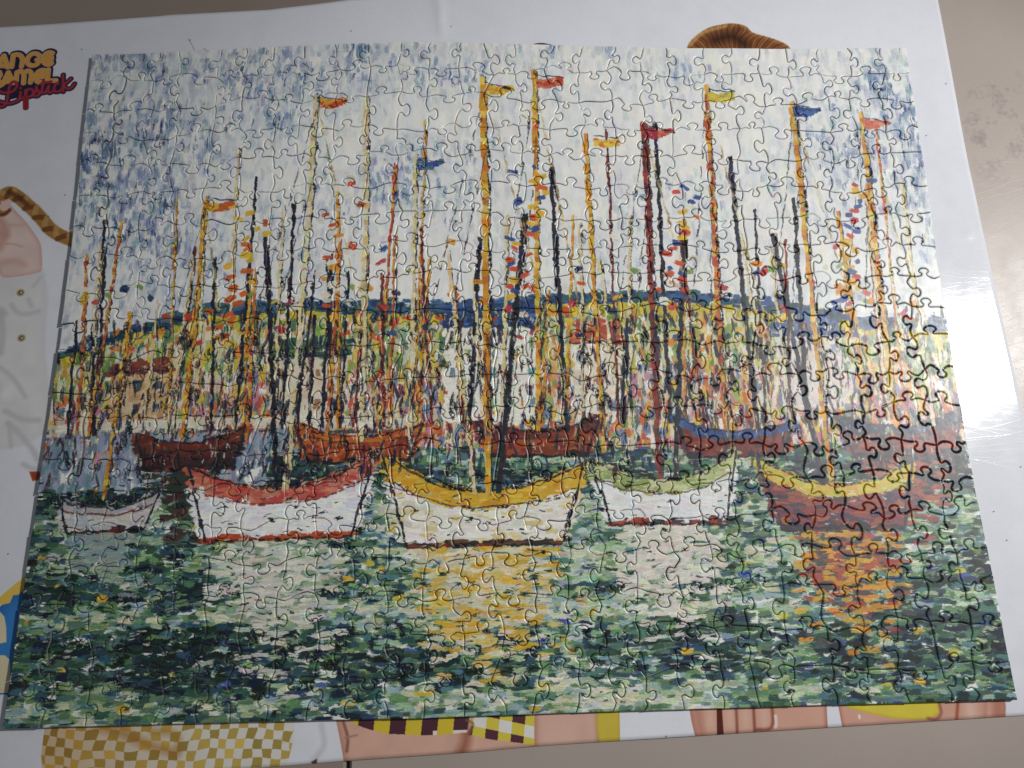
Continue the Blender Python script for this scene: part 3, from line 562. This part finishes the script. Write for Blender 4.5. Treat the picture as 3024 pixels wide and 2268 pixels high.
# ---------------------------------------------------------------- the jigsaw puzzle
NC, NR = 27, 20
PWM, PHM = 0.511, 0.387
def puzzle_xy(u, v):
    """unit square (v down) to the table: a rectangle that has been pushed slightly out of true"""
    x = (-.2546 + (.2555 + .2546) * u) * (1 - v) + (-.2556 + (.2550 + .2556) * u) * v
    y = (.1930 + .0007 * u) * (1 - v) + (-.1938 + .0006 * u) * v
    y = y + (1 - v) * np.interp(u, [0, .04, .11, .18, .215, .297, .37, .43, .47, .538, .63, .723, .86, 1], [0, .0004, .0023, .0041, .0049, .0065, .0072, .0071, .0062, .005, .0028, .0012, 0, 0])
    y = y + v * np.interp(u, [0, .3, .4, .6, 1], [0, -.0003, -.0007, 0, 0])
    x = x + u * np.interp(v, [0, .055, .16, .25, .34, .43, .53, .67, .75, .81, .96, 1], [0, -.0006, -.0011, -.0014, -.0025, -.0032, -.0037, -.0039, -.0029, -.0022, -.0005, 0])
    x = x + (1 - u) * np.interp(v, [0, .14, .25, .34, .5, .65, .83, 1], [0, .001, .0021, .0026, .0030, .0023, .001, 0])
    return x, y
def crossings(P):
    """pairs of sides of a closed outline that cross each other"""
    n = len(P); d = np.roll(P, -1, 0) - P; q = P[None] - P[:, None]
    den = d[:, None, 0] * d[None, :, 1] - d[:, None, 1] * d[None, :, 0]; den = np.where(np.abs(den) < 1e-18, 1e-18, den)
    t = (q[..., 0] * d[None, :, 1] - q[..., 1] * d[None, :, 0]) / den; u = (q[..., 0] * d[:, None, 1] - q[..., 1] * d[:, None, 0]) / den
    h = (t > 0) & (t < 1) & (u > 0) & (u < 1); i, j = np.nonzero(h); ok = (j > i + 1) & ~((i == 0) & (j == n - 1)); return list(zip(i[ok], j[ok]))
def build_puzzle():
    rs = np.random.default_rng(21)
    cw, ch = PWM / NC, PHM / NR
    nodes = np.zeros((NR + 1, NC + 1, 2))
    for j in range(NR + 1):
        for i in range(NC + 1):
            jx = 0 if i in (0, NC) else rs.normal(0, .115) * cw; jy = 0 if j in (0, NR) else rs.normal(0, .125) * ch
            nodes[j, i] = (i * cw + np.clip(jx, -.2 * cw, .2 * cw), j * ch + np.clip(jy, -.2 * ch, .2 * ch))
    def knob(a, b):
        c = rs.uniform(.41, .59); nk = rs.uniform(.075, .10); hd = rs.uniform(.138, .168); ht = rs.uniform(.26, .325); dp = rs.uniform(-.02, .045); tl = rs.normal(0, .03); sg = 1 if rs.random() < .5 else -1
        b0, b1 = rs.normal(0, .055, 2)
        P = [(0, 0), (c * .38, dp * .6 + b0), (c - .17, dp + b0 * .4), (c - nk - .025, dp + .012), (c - nk, .055), (c - nk - .008 + tl * .3, .10), (c - hd + tl * .6, ht - .115), (c - hd * .86 + tl, ht - .045), (c - hd * .36 + tl, ht), (c + hd * .36 + tl, ht), (c + hd * .86 + tl, ht - .045), (c + hd + tl * .6, ht - .115), (c + nk + .008 + tl * .3, .10), (c + nk, .055), (c + nk + .025, dp + .012), (c + .17, dp + b1 * .4), (1 - (1 - c) * .38, dp * .6 + b1), (1, 0)]
        P = np.array(P); P[:, 1] *= sg
        if rs.random() < .06:                                       # a plain wavy join here and there
            k = rs.uniform(-.10, .10); P = np.array([(0, 0), (.2, k), (.4, k * .3), (.6, -k * .6), (.8, -k), (1, 0)])
        Q = np.vstack([2 * P[0] - P[1], P, 2 * P[-1] - P[-2]]); out = []
        for i in range(len(P) - 1):
            p0, p1, p2, p3 = Q[i:i + 4]
            for t in (0, .5):
                out.append(.5 * (2 * p1 + (p2 - p0) * t + (2 * p0 - 5 * p1 + 4 * p2 - p3) * t * t + (3 * p1 - p0 - 3 * p2 + p3) * t ** 3))
        out.append(P[-1]); S = np.array(out)
        e = b - a; n = np.array([-e[1], e[0]])
        return a + S[:, :1] * e + S[:, 1:] * n * (ch / np.hypot(*e) * .5 + .5)
    def straight(a, b): return a + np.linspace(0, 1, 5)[:, None] * (b - a)
    Hh = [[(straight if j in (0, NR) else knob)(nodes[j, i], nodes[j, i + 1]) for i in range(NC)] for j in range(NR + 1)]
    Vv = [[(straight if i in (0, NC) else knob)(nodes[j, i], nodes[j + 1, i]) for i in range(NC + 1)] for j in range(NR)]
    def outline(j, i): return np.vstack([Hh[j][i][:-1], Vv[j][i + 1][:-1], Hh[j + 1][i][::-1][:-1], Vv[j][i][::-1][:-1]])
    for _ in range(12):                                             # cut again any join that runs into its neighbour
        again = 0
        for j in range(NR):
            for i in range(NC):
                if crossings(outline(j, i)):
                    again += 1; opts = [k for k, ok in enumerate((j > 0, i < NC - 1, j < NR - 1, i > 0)) if ok]; k = opts[rs.integers(len(opts))]
                    if k == 0: Hh[j][i] = knob(nodes[j, i], nodes[j, i + 1])
                    elif k == 1: Vv[j][i + 1] = knob(nodes[j, i + 1], nodes[j + 1, i + 1])
                    elif k == 2: Hh[j + 1][i] = knob(nodes[j + 1, i], nodes[j + 1, i + 1])
                    else: Vv[j][i] = knob(nodes[j, i], nodes[j + 1, i])
        if not again: break
    T, BV, GAP, Z0 = 0.0026, 0.00066, 0.00018, 0.0014
    wave = smooth_noise(rs, NR, NC, 5)
    def piece(j, i):
        top, rgt, bot, lft = Hh[j][i], Vv[j][i + 1], Hh[j + 1][i], Vv[j][i]
        P = np.vstack([top[:-1], rgt[:-1], bot[::-1][:-1], lft[::-1][:-1]])          # clockwise seen with v down = counter-clockwise after the flip below
        uv = P / np.array([PWM, PHM])
        def place(Q):
            x, y = puzzle_xy(np.clip(Q[:, 0] / PWM, 0, 1), np.clip(Q[:, 1] / PHM, 0, 1)); return np.stack([x, y], 1)
        W = place(P)[::-1]; uv = uv[::-1]                                               # counter-clockwise in the world
        nxt, prv = np.roll(W, -1, 0), np.roll(W, 1, 0); e1 = W - prv; e2 = nxt - W
        e1 /= np.linalg.norm(e1, axis=1)[:, None] + 1e-12; e2 /= np.linalg.norm(e2, axis=1)[:, None] + 1e-12
        nm = np.stack([-(e1[:, 1] + e2[:, 1]), e1[:, 0] + e2[:, 0]], 1); nm /= np.linalg.norm(nm, axis=1)[:, None] + 1e-12    # inward
        c = W.mean(0); dz = Z0 + (wave[j, i] - .5) * .0003 + rs.normal(0, .00005)
        if i == 0: dz += rs.uniform(.0003, .0011)
        elif i == NC - 1 or j == NR - 1: dz += rs.uniform(0, .0002)
        tilt = rs.normal(0, .0045, 2); rot = rs.normal(0, .0022); off = rs.normal(0, .00005, 2)
        k = np.ones(len(W))                                                                # ease the inset where a tight curve would fold it over
        for _ in range(14):
            xs = crossings(W + nm * ((GAP + BV) * 1.05 * k)[:, None])
            if not xs: break
            for i0, i1 in xs:
                if i1 - i0 > len(W) // 2: i0, i1 = i1, i0 + len(W)
                if i1 - i0 > 40: i1 = i0 + 1
                for a in range(i0, i1 + 2): k[a % len(W)] *= .75
        k = k[:, None]
        n = len(W); rings = []
        for ins, z in ((GAP, 0), (GAP, T - BV * .78), (GAP + BV * .26, T - BV * .30), (GAP + BV, T)):
            q = W + nm * ins * k - c; qx = q[:, 0] - rot * q[:, 1] + off[0]; qy = q[:, 1] + rot * q[:, 0] + off[1]
            rings.append(np.stack([qx, qy, z + q @ tilt if z > 0 else np.zeros(n)], 1))
        v = np.vstack(rings); f = []; mi = []
        for k in range(3):
            for a in range(n):
                b = (a + 1) % n; f.append((k * n + a, k * n + b, (k + 1) * n + b, (k + 1) * n + a)); mi.append(1 if k == 0 else 0)
        f.append(tuple(range(3 * n, 4 * n))); mi.append(0)
        return c, dz, v, f, mi, np.vstack([uv] * 4)
    puzzle = bpy.data.objects.new('jigsaw_puzzle', None); puzzle.empty_display_size = .1; link(puzzle); puzzle.location = (0, 0, Z0)
    puzzle['label'] = 'finished jigsaw puzzle of a harbour full of boats and masts, lying on the white poster'; puzzle['category'] = 'jigsaw puzzle'
    mp, mb = mat_print(), mat_board()
    allp = []
    for j in range(NR):
        for i in range(NC):
            d = piece(j, i); allp.append((np.linalg.norm(np.array([d[0][0], d[0][1], .003]) - CAM), d))
    allp.sort(key=lambda t: t[0])
    def make(name, v, f, mi, uv, loc):
        o = mesh_obj(name, v.tolist(), f, [mp, mb], puzzle); me = o.data
        me.polygons.foreach_set('material_index', mi); ul = me.uv_layers.new(name='UVMap'); li = np.empty(len(me.loops), np.int32); me.loops.foreach_get('vertex_index', li)
        q = uv[li].astype(np.float32); q[:, 1] = 1 - q[:, 1]; ul.data.foreach_set('uv', q.ravel()); me.update(); o.location = loc; return o
    for _, (c, dz, v, f, mi, uv) in allp[:300]:
        make('puzzle_piece', v, f, mi, uv, (c[0], c[1], dz - Z0))
    VV, FF, MM, UU, base = [], [], [], [], 0
    for _, (c, dz, v, f, mi, uv) in allp[300:]:
        VV.append(v + np.array([c[0], c[1], dz - Z0])); FF += [tuple(k + base for k in q) for q in f]; MM += mi; UU.append(uv); base += len(v)
    rest = make('outer_puzzle_pieces', np.vstack(VV), FF, MM, np.vstack(UU), (0, 0, 0)); rest['kind'] = 'stuff'
build_puzzle()
